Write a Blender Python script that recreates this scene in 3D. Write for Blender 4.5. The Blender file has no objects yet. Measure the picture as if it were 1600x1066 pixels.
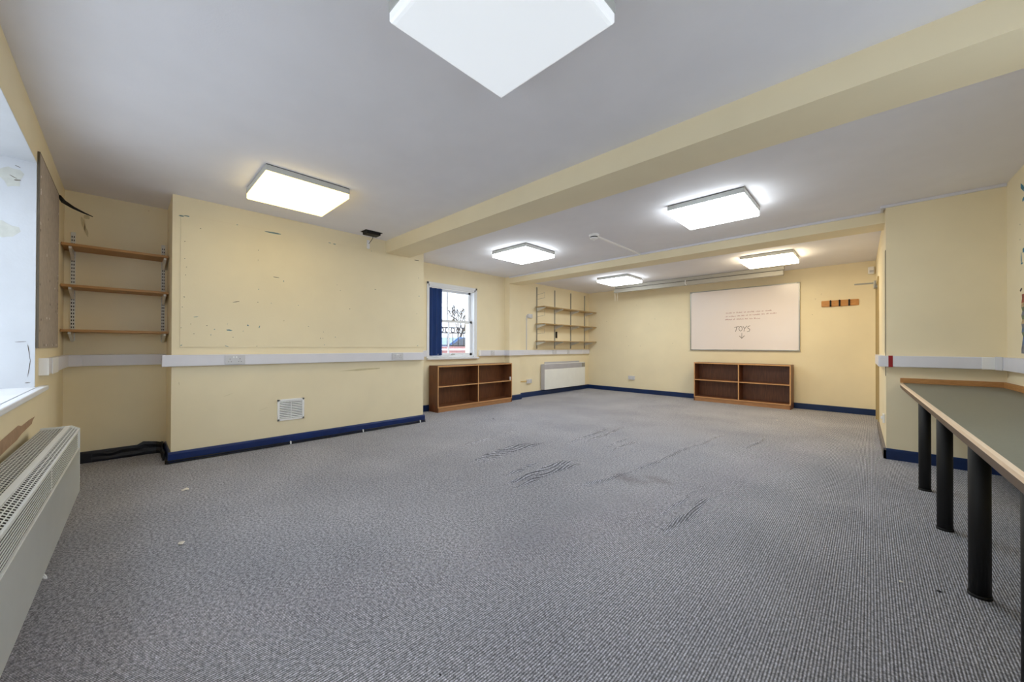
import bpy, bmesh, math, random
from mathutils import Vector, Matrix, noise
C = bpy.context.scene.collection
S = bpy.context.scene
PI = math.pi

# ------------------------------------------------------------------ camera
cam_d = bpy.data.cameras.new('camera'); cam = bpy.data.objects.new('camera', cam_d); C.objects.link(cam)
cam_d.sensor_width = 36; cam_d.sensor_fit = 'HORIZONTAL'; cam_d.lens = 582.0 / 1600 * 36
cam_d.shift_x = (800 - 779.5) / 1600; cam_d.shift_y = (538.75 - 533) / 1600
cam_d.clip_start = 0.02; cam_d.clip_end = 300
YAW, PIT, ROL = .784108, .00513, .00332
fw = Vector((-math.sin(YAW) * math.cos(PIT), math.cos(YAW) * math.cos(PIT), math.sin(PIT)))
rt = Vector((math.cos(YAW), math.sin(YAW), 0)); up = rt.cross(fw)
rt, up = rt * math.cos(ROL) + up * math.sin(ROL), -rt * math.sin(ROL) + up * math.cos(ROL)
m = Matrix((rt, up, -fw)).transposed().to_4x4(); m.translation = Vector((0, 0, 1.1))
cam.matrix_world = m
S.camera = cam
# ------------------------------------------------------------------ colour management, sky
S.view_settings.view_transform = 'Standard'; S.view_settings.look = 'None'
S.view_settings.gamma = 1; S.view_settings.use_curve_mapping = False
S.view_settings.exposure = 0.40
S.cycles.max_bounces = 14; S.cycles.diffuse_bounces = 8; S.cycles.glossy_bounces = 4
S.cycles.sample_clamp_indirect = 8
SKY = 3.2
LAMP = {'cool': 11.0, 'warm': 2.7, 'warmfar': 15.0, 'off': 0.42}
w = bpy.data.worlds.new('sky'); S.world = w; w.use_nodes = True
bg = w.node_tree.nodes['Background']; bg.inputs[0].default_value = (.77, .88, 1.0, 1); bg.inputs[1].default_value = SKY

# ------------------------------------------------------------------ materials
def srgb(r, g, b):
    f = lambda c: ((c / 255) / 12.92) if c / 255 <= .04045 else (((c / 255) + .055) / 1.055) ** 2.4
    return (f(r), f(g), f(b), 1)
MATS = {}
def mat(name, col, rough=.6, metal=0, var=.04, scale=6, bump=0, bscale=80, spec=.5, stretch=None, col2=None, detail=3, trans=0):
    if name in MATS: return MATS[name]
    M = bpy.data.materials.new(name); M.use_nodes = True; MATS[name] = M
    nt = M.node_tree; N = nt.nodes; L = nt.links; b = N['Principled BSDF']
    b.inputs['Roughness'].default_value = rough; b.inputs['Metallic'].default_value = metal
    b.inputs['Specular IOR Level'].default_value = spec
    if trans: b.inputs['Transmission Weight'].default_value = trans
    tc = N.new('ShaderNodeTexCoord'); mp = N.new('ShaderNodeMapping'); L.new(tc.outputs['Object'], mp.inputs[0])
    if stretch: mp.inputs['Scale'].default_value = stretch
    nz = N.new('ShaderNodeTexNoise'); nz.inputs['Scale'].default_value = scale; nz.inputs['Detail'].default_value = detail
    L.new(mp.outputs[0], nz.inputs['Vector'])
    rp = N.new('ShaderNodeValToRGB'); L.new(nz.outputs[0], rp.inputs[0])
    rp.color_ramp.elements[0].position = .3; rp.color_ramp.elements[1].position = .7
    c2 = col2 or tuple(min(1, c * (1 + var)) for c in col[:3]) + (1,)
    rp.color_ramp.elements[0].color = tuple(c * (1 - var) for c in col[:3]) + (1,) if not col2 else col
    rp.color_ramp.elements[1].color = c2
    L.new(rp.outputs[0], b.inputs['Base Color'])
    if bump:
        n2 = N.new('ShaderNodeTexNoise'); n2.inputs['Scale'].default_value = bscale; n2.inputs['Detail'].default_value = 4
        L.new(mp.outputs[0], n2.inputs['Vector'])
        bp = N.new('ShaderNodeBump'); bp.inputs['Strength'].default_value = bump; bp.inputs['Distance'].default_value = .004
        L.new(n2.outputs[0], bp.inputs['Height']); L.new(bp.outputs[0], b.inputs['Normal'])
    return M
def emis(name, col, s):
    M = bpy.data.materials.new(name); M.use_nodes = True; MATS[name] = M
    nt = M.node_tree; N = nt.nodes; b = N['Principled BSDF']
    b.inputs['Base Color'].default_value = (.8, .8, .8, 1); b.inputs['Roughness'].default_value = .3
    b.inputs['Emission Color'].default_value = col; b.inputs['Emission Strength'].default_value = s
    return M
CREAM = srgb(240, 227, 194)
paint = mat('cream_paint', CREAM, .75, var=.025, scale=2.5, bump=.10, bscale=60, spec=.25)
white_paint = mat('white_paint', srgb(232, 234, 238), .6, var=.03, scale=4, bump=.08, bscale=50)
ceil_m = mat('ceiling_paint', srgb(236, 235, 240), .85, var=.02, scale=3, bump=.12, bscale=120, spec=.2)
blue = mat('blue_gloss_paint', srgb(12, 40, 98), .3, var=.15, scale=8)
navy = mat('navy_gloss_paint', srgb(14, 42, 88), .3, var=.15, scale=8)
black_bb = mat('black_scuffed_paint', srgb(12, 15, 30), .4, var=.3, scale=30, bump=.6, bscale=60)
plastic = mat('white_plastic', srgb(226, 226, 234), .35, var=.02)
plastic2 = mat('socket_plastic', srgb(208, 208, 212), .3, var=.02)
bright_w = mat('bright_white_plastic', srgb(245, 245, 245), .3, var=.01)
dark = mat('dark_hole', srgb(28, 26, 26), .8)
black = mat('black_plastic', srgb(7, 7, 8), .6, bump=.15, bscale=200)
cable_m = mat('black_cable', srgb(16, 18, 26), .4)
metal = mat('grey_metal', srgb(158, 156, 146), .4, metal=.3)
lamp_metal = mat('lamp_housing_metal', srgb(196, 198, 196), .45, var=.02)
alu = mat('aluminium', srgb(165, 165, 160), .35, metal=.7)
slot_m = mat('upright_metal', srgb(222, 222, 216), .4, var=.03)
heat_w = mat('heater_enamel', srgb(240, 241, 237), .35, var=.02)
heat_d = mat('heater_interior', srgb(48, 46, 40), .7, var=.2, scale=40)
heat_band = mat('heater_grille_grey', srgb(190, 188, 194), .4)
felt = mat('grey_felt', srgb(176, 164, 152), .95, var=.1, scale=25, bump=.4, bscale=300)
felt_edge = mat('board_edge_brown', srgb(92, 82, 68), .9)
pine = mat('shelf_wood', srgb(166, 122, 70), .5, stretch=(14, 1.2, 14), scale=6, col2=srgb(184, 138, 82), bump=.05)
oakfar = mat('far_shelf_wood', srgb(188, 160, 112), .5, stretch=(14, 1.2, 14), scale=6, col2=srgb(170, 140, 92))
teak = mat('dark_teak_veneer', srgb(92, 54, 32), .42, stretch=(30, 30, 1.5), scale=4, col2=srgb(132, 82, 50), bump=.05)
lip = mat('light_wood_lipping', srgb(196, 152, 104), .45, stretch=(3, 3, 20), scale=5, col2=srgb(214, 160, 106))
plinth_m = mat('plinth_wood', srgb(158, 112, 72), .5, stretch=(2, 20, 20), scale=5, col2=srgb(180, 132, 90))
lam = mat('grey_green_laminate', srgb(112, 112, 98), .42, var=.05, scale=90, bump=.05, bscale=300)
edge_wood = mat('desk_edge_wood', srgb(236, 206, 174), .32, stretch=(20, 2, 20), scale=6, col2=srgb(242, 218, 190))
up_wood = mat('upstand_wood', srgb(170, 116, 62), .5, stretch=(3, 3, 30), scale=6, col2=srgb(198, 146, 88))
wb_m = mat('whiteboard_enamel', srgb(238, 228, 224), .22, var=.015, scale=1.5)
ink_r = mat('red_brown_ink', srgb(150, 70, 60), .6); ink_k = mat('dark_ink', srgb(90, 76, 66), .6)
hook_w = mat('coat_rack_wood', srgb(206, 148, 82), .5, stretch=(3, 20, 20), scale=5, col2=srgb(186, 126, 62))
chip_g = mat('chipped_green_grey_undercoat', srgb(110, 138, 138), .8, var=.15, scale=30)
chip_t = mat('chipped_teal', srgb(70, 130, 150), .8, var=.2, scale=30)
chip_d = mat('dark_pinhole', srgb(80, 66, 48), .9)
plaster = mat('bare_plaster', srgb(176, 146, 120), .95, var=.12, scale=20)
red_tape = mat('red_tape', srgb(150, 8, 16), .4)
blind_m = mat('navy_blind_fabric', srgb(30, 62, 122), .8, stretch=(1, 1, .1), scale=40, var=.12)
glass = bpy.data.materials.new('clear_glass'); glass.use_nodes = True; MATS['clear_glass'] = glass
_n = glass.node_tree.nodes; _l = glass.node_tree.links
for q in list(_n): _n.remove(q)
o_ = _n.new('ShaderNodeOutputMaterial'); t_ = _n.new('ShaderNodeBsdfTransparent'); g_ = _n.new('ShaderNodeBsdfGlossy'); x_ = _n.new('ShaderNodeMixShader')
g_.inputs['Roughness'].default_value = .02; x_.inputs[0].default_value = .06
_l.new(t_.outputs[0], x_.inputs[1]); _l.new(g_.outputs[0], x_.inputs[2]); _l.new(x_.outputs[0], o_.inputs[0])
def stained_paint():
    M = paint.copy(); M.name = 'stained_cream_paint'; return M
def carpet():
    M = bpy.data.materials.new('ribbed_grey_carpet'); M.use_nodes = True
    nt = M.node_tree; N = nt.nodes; L = nt.links; b = N['Principled BSDF']; b.inputs['Roughness'].default_value = .95
    b.inputs['Specular IOR Level'].default_value = .1
    tc = N.new('ShaderNodeTexCoord')
    n1 = N.new('ShaderNodeTexNoise'); n1.inputs['Scale'].default_value = 1.3; n1.inputs['Detail'].default_value = 5
    n2 = N.new('ShaderNodeTexNoise'); n2.inputs['Scale'].default_value = 210; n2.inputs['Detail'].default_value = 3; n2.inputs['Roughness'].default_value = .8
    wv = N.new('ShaderNodeTexWave'); wv.wave_type = 'BANDS'; wv.bands_direction = 'X'; wv.inputs['Scale'].default_value = 33
    wv.inputs['Distortion'].default_value = .6; wv.inputs['Detail'].default_value = 1; wv.inputs['Detail Scale'].default_value = 3
    for q in (n1, n2, wv): L.new(tc.outputs['Object'], q.inputs['Vector'])
    r1 = N.new('ShaderNodeValToRGB'); L.new(n1.outputs[0], r1.inputs[0])
    r1.color_ramp.elements[0].position = .3; r1.color_ramp.elements[1].position = .7
    r1.color_ramp.elements[0].color = srgb(164, 165, 174); r1.color_ramp.elements[1].color = srgb(182, 182, 190)
    r2 = N.new('ShaderNodeValToRGB'); L.new(n2.outputs[0], r2.inputs[0])
    r2.color_ramp.elements[0].position = .36; r2.color_ramp.elements[1].position = .64
    r2.color_ramp.elements[0].color = (.55, .55, .55, 1); r2.color_ramp.elements[1].color = (1.4, 1.4, 1.4, 1)
    r3 = N.new('ShaderNodeValToRGB'); L.new(wv.outputs['Fac'], r3.inputs[0])
    r3.color_ramp.elements[0].color = (.42, .42, .42, 1); r3.color_ramp.elements[1].color = (1.38, 1.38, 1.38, 1)
    n5 = N.new('ShaderNodeTexNoise'); n5.inputs['Scale'].default_value = 75; n5.inputs['Detail'].default_value = 2; L.new(tc.outputs['Object'], n5.inputs['Vector'])
    r5 = N.new('ShaderNodeValToRGB'); L.new(n5.outputs[0], r5.inputs[0]); r5.color_ramp.elements[0].position = .36; r5.color_ramp.elements[1].position = .64
    r5.color_ramp.elements[0].color = (.66, .66, .66, 1); r5.color_ramp.elements[1].color = (1.32, 1.32, 1.32, 1)
    # worn brownish stain with its own outline
    sp = N.new('ShaderNodeSeparateXYZ'); L.new(tc.outputs['Object'], sp.inputs[0])
    def mul(a, c, f=1):
        q = N.new('ShaderNodeMixRGB'); q.blend_type = 'MULTIPLY'; q.inputs[0].default_value = f; L.new(a, q.inputs[1]); L.new(c, q.inputs[2]); return q.outputs[0]
    c = mul(mul(mul(r1.outputs[0], r2.outputs[0]), r3.outputs[0]), r5.outputs[0])
    for (cx, cy, rx, ry) in ((-1.42, 2.98, .17, .12), (-1.25, 3.12, .16, .09)):
        mp = N.new('ShaderNodeMapping'); mp.vector_type = 'POINT'
        mp.inputs['Location'].default_value = (-cx / rx, -cy / ry, 0); mp.inputs['Scale'].default_value = (1 / rx, 1 / ry, 0)
        L.new(tc.outputs['Object'], mp.inputs[0])
        ln = N.new('ShaderNodeVectorMath'); ln.operation = 'LENGTH'; L.new(mp.outputs[0], ln.inputs[0])
        n3 = N.new('ShaderNodeTexNoise'); n3.inputs['Scale'].default_value = 9; L.new(tc.outputs['Object'], n3.inputs['Vector'])
        ad = N.new('ShaderNodeMath'); ad.operation = 'MULTIPLY_ADD'; L.new(n3.outputs[0], ad.inputs[0]); ad.inputs[1].default_value = 1.6; L.new(ln.outputs['Value'], ad.inputs[2])
        rr = N.new('ShaderNodeValToRGB'); L.new(ad.outputs[0], rr.inputs[0]); e = rr.color_ramp.elements
        e[0].position = .5; e[0].color = (.80, .77, .75, 1); e[1].position = 1.0; e[1].color = (1, 1, 1, 1)
        dv = N.new('ShaderNodeMath'); dv.operation = 'DIVIDE'; L.new(ad.outputs[0], dv.inputs[0]); dv.inputs[1].default_value = 1.9; L.new(dv.outputs[0], rr.inputs[0])
        c = mul(c, rr.outputs[0])
    L.new(c, b.inputs['Base Color'])
    ms = N.new('ShaderNodeMath'); ms.operation = 'ADD'; L.new(wv.outputs['Fac'], ms.inputs[0]); L.new(n2.outputs[0], ms.inputs[1])
    bp = N.new('ShaderNodeBump'); bp.inputs['Strength'].default_value = .5; bp.inputs['Distance'].default_value = .004
    L.new(ms.outputs[0], bp.inputs['Height']); L.new(bp.outputs[0], b.inputs['Normal'])
    return M

# ------------------------------------------------------------------ mesh helpers
class MB:
    def __init__(self): self.bm = bmesh.new()
    def _mi(self, fs, mi):
        for f in fs: f.material_index = mi
    def box(self, x0, x1, y0, y1, z0, z1, bev=0, mi=0, seg=2):
        if x0 > x1: x0, x1 = x1, x0
        if y0 > y1: y0, y1 = y1, y0
        if z0 > z1: z0, z1 = z1, z0
        b = bmesh.new()
        v = [b.verts.new(p) for p in ((x0,y0,z0),(x1,y0,z0),(x1,y1,z0),(x0,y1,z0),(x0,y0,z1),(x1,y0,z1),(x1,y1,z1),(x0,y1,z1))]
        for q in ((0,3,2,1),(4,5,6,7),(0,1,5,4),(1,2,6,5),(2,3,7,6),(3,0,4,7)): b.faces.new([v[i] for i in q])
        if bev: bmesh.ops.bevel(b, geom=b.edges[:], offset=min(bev, .49 * min(x1-x0, y1-y0, z1-z0)), segments=seg, affect='EDGES', profile=.5)
        return self.merge(b, mi)
    def merge(self, b, mi=0, M=None):
        if M is not None: bmesh.ops.transform(b, matrix=M, verts=b.verts[:])
        mp = {}
        for v in b.verts: mp[v] = self.bm.verts.new(v.co)
        for f in b.faces:
            try:
                g = self.bm.faces.new([mp[v] for v in f.verts]); g.material_index = mi if mi is not None else f.material_index; g.smooth = f.smooth
            except ValueError: pass
        b.free(); return self
    def obox(self, c, sx, sy, sz, M, bev=0, mi=0):
        t = MB(); t.box(-sx/2, sx/2, -sy/2, sy/2, -sz/2, sz/2, bev)
        return self.merge(t.bm, mi, Matrix.Translation(c) @ M)
    def prism(self, pts, axis, a, b_, mi=0, bev=0):
        """pts: 2d outline in the two other axes (in xyz order); axis: 'x','y','z'"""
        b = bmesh.new()
        def P(p, t): return {'x': (t, p[0], p[1]), 'y': (p[0], t, p[1]), 'z': (p[0], p[1], t)}[axis]
        v0 = [b.verts.new(P(p, a)) for p in pts]; v1 = [b.verts.new(P(p, b_)) for p in pts]
        n = len(pts); b.faces.new(v0); b.faces.new(v1[::-1])
        for i in range(n): b.faces.new((v0[i], v0[(i+1) % n], v1[(i+1) % n], v1[i]))
        bmesh.ops.recalc_face_normals(b, faces=b.faces[:])
        if bev: bmesh.ops.bevel(b, geom=b.edges[:], offset=bev, segments=2, affect='EDGES')
        return self.merge(b, mi)
    def tube(self, pts, r, n=8, mi=0):
        pts = [Vector(p) for p in pts]; b = bmesh.new(); rings = []
        for i, p in enumerate(pts):
            d = (pts[min(i+1, len(pts)-1)] - pts[max(i-1, 0)]).normalized()
            a = d.orthogonal().normalized() if not rings else (A - d * A.dot(d)).normalized()
            A = a; bb = d.cross(a)
            rr = r[i] if isinstance(r, (list, tuple)) else r
            rings.append([b.verts.new(p + (a * math.cos(2*PI*k/n) + bb * math.sin(2*PI*k/n)) * rr) for k in range(n)])
        for i in range(len(rings)-1):
            for k in range(n):
                f = b.faces.new((rings[i][k], rings[i][(k+1) % n], rings[i+1][(k+1) % n], rings[i+1][k])); f.smooth = True
        b.faces.new(rings[0][::-1]); b.faces.new(rings[-1])
        bmesh.ops.recalc_face_normals(b, faces=b.faces[:])
        return self.merge(b, mi)
    def cyl(self, p0, p1, r, n=24, mi=0, r1=None):
        return self.tube([p0, p1], [r, r if r1 is None else r1], n, mi)
    def lathe(self, prof, c, n=32, mi=0, down=1):
        b = bmesh.new(); rings = []
        for (r, z) in prof: rings.append([b.verts.new((c[0] + r*math.cos(2*PI*k/n), c[1] + r*math.sin(2*PI*k/n), c[2] + z)) for k in range(n)])
        for i in range(len(rings)-1):
            for k in range(n):
                f = b.faces.new((rings[i][k], rings[i][(k+1) % n], rings[i+1][(k+1) % n], rings[i+1][k])); f.smooth = True
        b.faces.new(rings[0]); b.faces.new(rings[-1][::-1])
        bmesh.ops.recalc_face_normals(b, faces=b.faces[:])
        return self.merge(b, mi)
    def blob(self, o, u_, v_, hw, hh, ang, mi=0, seed=0, n=9):
        """ragged flat chip on a plane: centre o, axes u_, v_"""
        rnd = random.Random(seed); o = Vector(o); u_ = Vector(u_); v_ = Vector(v_)
        vs = []
        for k in range(n):
            t = 2*PI*k/n; q = .75 + .45*rnd.random(); x = hw*q*math.cos(t); y = hh*q*math.sin(t)
            vs.append(self.bm.verts.new(o + u_*(x*math.cos(ang) - y*math.sin(ang)) + v_*(x*math.sin(ang) + y*math.cos(ang))))
        f = self.bm.faces.new(vs); f.material_index = mi
        return self
    def build(self, name, mats, parent=None, world=True):
        if parent is not None and world:
            bmesh.ops.translate(self.bm, vec=-parent.location, verts=self.bm.verts[:])
        me = bpy.data.meshes.new(name); self.bm.to_mesh(me); self.bm.free()
        if not isinstance(mats, (list, tuple)): mats = [mats]
        for q in mats: me.materials.append(q)
        o = bpy.data.objects.new(name, me); C.objects.link(o)
        if parent is not None: o.parent = parent
        return o
def thing(name, label, cat, loc=(0,0,0), rz=0, group=None):
    o = bpy.data.objects.new(name, None); C.objects.link(o); o.location = loc; o.rotation_euler = (0, 0, rz)
    o.empty_display_size = .05
    return tag(o, label, cat, group)
def tag(o, label, cat, group=None):
    o['label'] = label; o['category'] = cat
    if group: o['group'] = group
    return o
def struct(o, label=None):
    o['kind'] = 'structure'
    if label: o['label'] = label
    return o
def lab(o, t): o['label'] = t; return o
def dup(root, loc, label, group=None):
    r = root.copy(); C.objects.link(r); r.location = loc; r['label'] = label
    if group: r['group'] = group
    for ch in list(root.children):
        c = ch.copy(); C.objects.link(c); c.parent = r
        for g in ch.children:
            d = g.copy(); C.objects.link(d); d.parent = c
    return r
def sub(o, parent):
    """make mesh o (built at parent's parent's frame) a child of mesh part"""
    o.parent = parent; return o

# ------------------------------------------------------------------ room dimensions
H = 2.52
XA, XC, XW, XB, XP = -5.20, -4.62, -5.33, -5.33, -5.20   # alcove, chimney breast, window wall, bay, pilaster
YN, YC0, YC1 = -.40, .304, 3.07
YF = 8.62
B1 = (2.47, 2.84, 2.357); B2 = (5.515, 5.86, 2.388)
def XR(y): return .832 + (5.35 - y) * .022      # right wall, not quite parallel
def XS(y): return .110 - .0139 * (y - 5.35)    # short entrance wall

# floor: carpet with pulled wrinkles
def floor_mesh():
    def axis(a, b, fa, fb, fine, coarse):
        r = []; x = a
        while x < b:
            r.append(x); x += fine if fa <= x < fb else coarse
        r.append(b); return r
    xs = axis(-5.6, 1.1, -3.4, -.7, .007, .12); ys = axis(-.9, 8.9, 1.6, 5.6, .02, .12)
    ridges = [  # (x0,y0,x1,y1,height,width)
        (-2.70,2.36,-2.74,3.20,.017,.022),(-2.62,2.44,-2.66,3.34,.015,.022),
        (-2.06,2.20,-2.03,3.05,.018,.024),(-1.97,2.20,-1.95,3.00,.017,.024),(-2.20,2.30,-2.22,2.75,.010,.02),
        (-.87,2.30,-.84,3.00,.013,.035),(-.97,2.55,-.96,3.05,.006,.03),
        (-2.42,3.55,-2.50,4.60,.011,.022),(-2.32,3.75,-2.38,4.80,.011,.022),
        (-3.15,2.55,-3.30,3.60,.006,.025),(-1.95,3.60,-1.93,4.20,.009,.022),(-2.05,3.65,-2.05,4.30,.007,.022),
        (-1.62,2.55,-1.50,3.05,.008,.03),(-1.50,3.05,-1.38,4.50,.008,.03),(-1.38,4.5,-1.30,5.40,.006,.03),(-.95,4.8,-.9,5.5,.007,.025)]
    V = []; F = []
    for y in ys:
        for x in xs:
            z = 0
            if -3.6 < x < -.5 and 1.7 < y < 5.6:
                for (x0,y0,x1,y1,h,wd) in ridges:
                    if abs(x - (x0+x1)/2) > .25: continue
                    t = (y - y0) / (y1 - y0)
                    if t < -.1 or t > 1.1: continue
                    cx = x0 + (x1-x0)*t + .012*math.sin(7*t + x0*9)
                    e = max(0, min(1, (t+.1)/.3)) * max(0, min(1, (1.1-t)/.3))
                    z += 2.1 * h * e * math.exp(-((x-cx)/(wd*(.5 if x > cx else 1.5)))**2)
            z += .0018 * noise.noise(Vector((x*1.4, y*1.4, 0)))
            V.append((x, y, z))
    nx = len(xs)
    for j in range(len(ys)-1):
        for i in range(nx-1): F.append((j*nx+i, j*nx+i+1, (j+1)*nx+i+1, (j+1)*nx+i))
    me = bpy.data.meshes.new('floor'); me.from_pydata(V, [], F); me.materials.append(carpet())
    for p in me.polygons: p.use_smooth = True
    o = bpy.data.objects.new('floor', me); C.objects.link(o); return struct(o)
floor_mesh()
b = MB(); b.box(-5.7, 1.3, -1.0, 8.95, H, H + .12); struct(b.build('ceiling', ceil_m))
# walls
b = MB()
def wall(name, m_, *boxes):
    b = MB()
    for q in boxes: b.box(*q)
    return struct(b.build(name, m_))
b = MB(); b.box(XA-.35, XA, YN-.5, YC0, 0, H)
for (y, z, hw, hh, a) in ((-.262, 2.30, .022, .018, 0), (-.285, 2.24, .012, .06, .15), (-.265, 2.17, .010, .05, .2), (.16, 2.47, .006, .004, 0)): b.blob((XA+.0006, y, z), (0,1,0), (0,0,1), hw, hh, a, 1, int(z*90), 13)
struct(b.build('wall_alcove', [paint, mat('grubby_mark', srgb(208, 194, 154), .8, var=.06, scale=20)]))
# near wall with the big window opening
WX0, WX1, WZ0, WZ1 = -3.72, -1.0, .835, 2.25
b = MB()
b.box(-5.55, WX0, YN-.45, YN, 0, H); b.box(WX1, 1.25, YN-.45, YN, 0, H)
b.box(WX0, WX1, YN-.45, YN, 0, WZ0-.02); b.box(WX0, WX1, YN-.45, YN, WZ1, H)
# white painted reveal skins on the opening, with damp stains and a patch of bare plaster lower down
b.box(WX0, WX0+.004, YN-.45, YN-.001, WZ0, WZ1, mi=1); b.box(WX1-.004, WX1, YN-.45, YN-.001, WZ0, WZ1, mi=1)
b.box(WX0, WX1, YN-.45, YN-.001, WZ1-.004, WZ1, mi=1)
b.blob((-3.0, YN+.0012, .63), (1,0,0), (0,0,1), .62, .035, -.02, 2, 5, 17)
for (yy, zz, hw, hh, sd) in ((-.50, 2.13, .05, .06, 1), (-.52, 1.80, .05, .05, 2)):
    b.blob((WX0+.0048, yy, zz), (0,1,0), (0,0,1), hw, hh, 0, 3, sd, 14)
for (yy, zz, hw, hh, a) in ((-.455, 1.12, .022, .0015, .1), (-.425, 1.06, .0015, .05, .1), (-.424, .95, .0015, .06, -.1), (-.43, .865, .012, .002, 0), (-.475, 2.20, .012, .002, -.4), (-.49, 2.13, .02, .002, -.5), (-.475, 2.115, .014, .003, .2)):
    b.blob((WX0+.0052, yy, zz), (0,1,0), (0,0,1), hw, hh, a, 4, int(zz*100), 9)
stain_m = mat('damp_stain', srgb(200, 200, 192), .9, var=.05, scale=30)
reveal_m = mat('reveal_paint', srgb(204, 206, 210), .7, var=.04, scale=5, bump=.1)
struct(b.build('wall_near', [paint, reveal_m, plaster, stain_m, chip_d]))
b = MB(); b.box(XA-.35, XC, YC0, YC1, 0, H)
b.blob((XC+.0006, 2.15, .80), (0,1,0), (0,0,1), .28, .012, .03, 1, 3, 14)
b.blob((XC+.0006, .74, .60), (0,1,0), (0,0,1), .05, .0015, .35, 2, 4); b.blob((XC+.0006, .36, .74), (0,1,0), (0,0,1), .003, .018, .1, 2, 7)
b.blob((XC+.0006, 1.05, .42), (0,1,0), (0,0,1), .05, .0015, .3, 2, 8)
scuff = mat('scuffed_cream', srgb(214, 200, 158), .8, var=.05, scale=20)
struct(b.build('wall_chimney', [paint, scuff, scuff]))
# window wall with opening
VY0, VY1, VZ0, VZ1 = 3.63, 4.71, .90, 2.175
wall('wall_window', paint, (XW-.3, XW, YC1, VY0, 0, H), (XW-.3, XW, VY1, B2[0], 0, H), (XW-.3, XW, VY0, VY1, 0, VZ0), (XW-.3, XW, VY0, VY1, VZ1, H))
wall('wall_bay', paint, (XB-.3, XP, B2[0], B2[1], 0, H), (XB-.3, XB, B2[1], YF+.2, 0, H))
b = MB(); b.prism([(-5.65, 8.72+.01), (XS(8.58)+.02, 8.58), (1.3, 8.58), (1.3, 8.95), (-5.65, 8.95)], 'z', 0, H)
def YFX(x): return 8.73 - (x + 5.65) * (.15 / 5.735)
rnd = random.Random(4)
for k in range(26):
    x = rnd.uniform(-5.0, -.3); z = rnd.uniform(1.0, 2.2)
    if -2.85 < x < -.85 and z > 1.0: continue
    b.blob((x, YFX(x)-.0012, z), (1,0,0), (0,0,1), .006, .004, 0, 1, k, 6)
struct(b.build('wall_far', [paint, chip_d]))
# entrance wall, slightly skew, with a door opening at its far end
DY0, DY1, DZ = 7.26, 8.16, 2.03
b = MB()
def skew(b, y0, y1, z0, z1, t=.14, off=0, mi=0):
    b.prism([(XS(y0)+off, y0), (XS(y1)+off, y1), (XS(y1)+off+t, y1), (XS(y0)+off+t, y0)], 'z', z0, z1, mi)
skew(b, 5.5, DY0, 0, H); skew(b, DY1, 8.62, 0, H); skew(b, DY0, DY1, DZ, H)
struct(b.build('wall_entrance', paint))
b = MB(); b.prism([(XS(5.35), 5.35), (1.2, 5.35), (1.2, 5.5), (XS(5.5), 5.5)], 'z', 0, H); struct(b.build('wall_facing', paint))
b = MB()
RY0, RY1, RZ0, RZ1 = .35, 2.75, 1.06, 2.25      # opening for an added daylight window, beyond the right edge of the frame
def rskew(b, y0, y1, z0, z1, o0=0, o1=.2, mi=0): b.prism([(XR(y1)+o0, y1), (XR(y0)+o0, y0), (XR(y0)+o1, y0), (XR(y1)+o1, y1)], 'z', z0, z1, mi)
rskew(b, -.5, RY0, 0, H); rskew(b, RY1, 5.5, 0, H); rskew(b, RY0, RY1, 0, RZ0); rskew(b, RY0, RY1, RZ1, H)
k = 0
for (yy, zz, hw, hh, a, mi) in ((4.94, 2.36, .07, .022, -.6, 1), (4.90, 2.26, .05, .016, .2, 1), (4.90, 1.86, .09, .018, 0, 1), (4.965, 1.81, .012, .055, .1, 1), (4.975, 1.56, .03, .01, .3, 2), (4.99, 2.08, .006, .006, 0, 2), (4.99, 1.96, .006, .006, 0, 2), (4.95, 1.765, .03, .006, 0, 1)):
    k += 1; b.blob((XR(yy)-.0008, yy, zz), (0,-1,0), (0,0,1), hw, hh, a, mi, k, 11)
struct(b.build('wall_right', [paint, chip_t, chip_d]))
# ceiling beams
b = MB(); b.box(XA, 1.1, B1[0], B1[1], B1[2], H); struct(b.build('trim_1', paint), 'deep cream painted beam crossing the ceiling in front')
b = MB(); b.box(XP, XS(5.5)+.06, B2[0], B2[1], B2[2], H); struct(b.build('trim_2', paint), 'shallow cream painted beam crossing the ceiling further back')
# loose corner bead at the entrance corner
b = MB(); b.box(XS(5.35)-.004, XS(5.35)+.002, 5.37, 5.39, .82, 2.08, 0); b.box(XS(5.35)-.012, XS(5.35)-.006, 5.345, 5.365, 1.05, 2.07, .002, 1)
struct(b.build('trim_3', [dark, paint]), 'lifting corner bead with a dark gap behind it')

# baseboards
def bb_prof(h, t): return [(0, 0), (t, 0), (t, h-.018), (t*.45, h), (0, h)]
def baseboard_y(name, m_, x, sgn, y0, y1, h=.105, t=.02, parts=None):
    b = MB(); b.prism([(x + sgn*p[0], p[1]) for p in bb_prof(h, t)], 'y', y0, y1)
    return b
def baseboard_x(b, y, sgn, x0, x1, h=.105, t=.02):
    b.prism([(y + sgn*p[0], p[1]) for p in bb_prof(h, t)], 'x', x0, x1)
b = baseboard_y('', blue, XC, 1, YC0-.02, YC1+.02); baseboard_x(b, YC1, 1, XW, XC+.01); baseboard_x(b, YC0, -1, XA+.02, XC+.01)
struct(b.build('baseboard_chimney', blue))
b = baseboard_y('', black_bb, XA, 1, YN, YC0-.02, .105, .018); struct(b.build('baseboard_alcove', black_bb))
b = baseboard_y('', navy, XW, 1, YC1, B2[0]); baseboard_x(b, B2[0], -1, XW, XP)
struct(b.build('baseboard_window', navy))
b = baseboard_y('', navy, XP, 1, B2[0]-.02, B2[1]+.02); b2 = baseboard_y('', navy, XB, 1, B2[1], 8.72); b.merge(b2.bm)
struct(b.build('baseboard_bay', navy))
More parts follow.
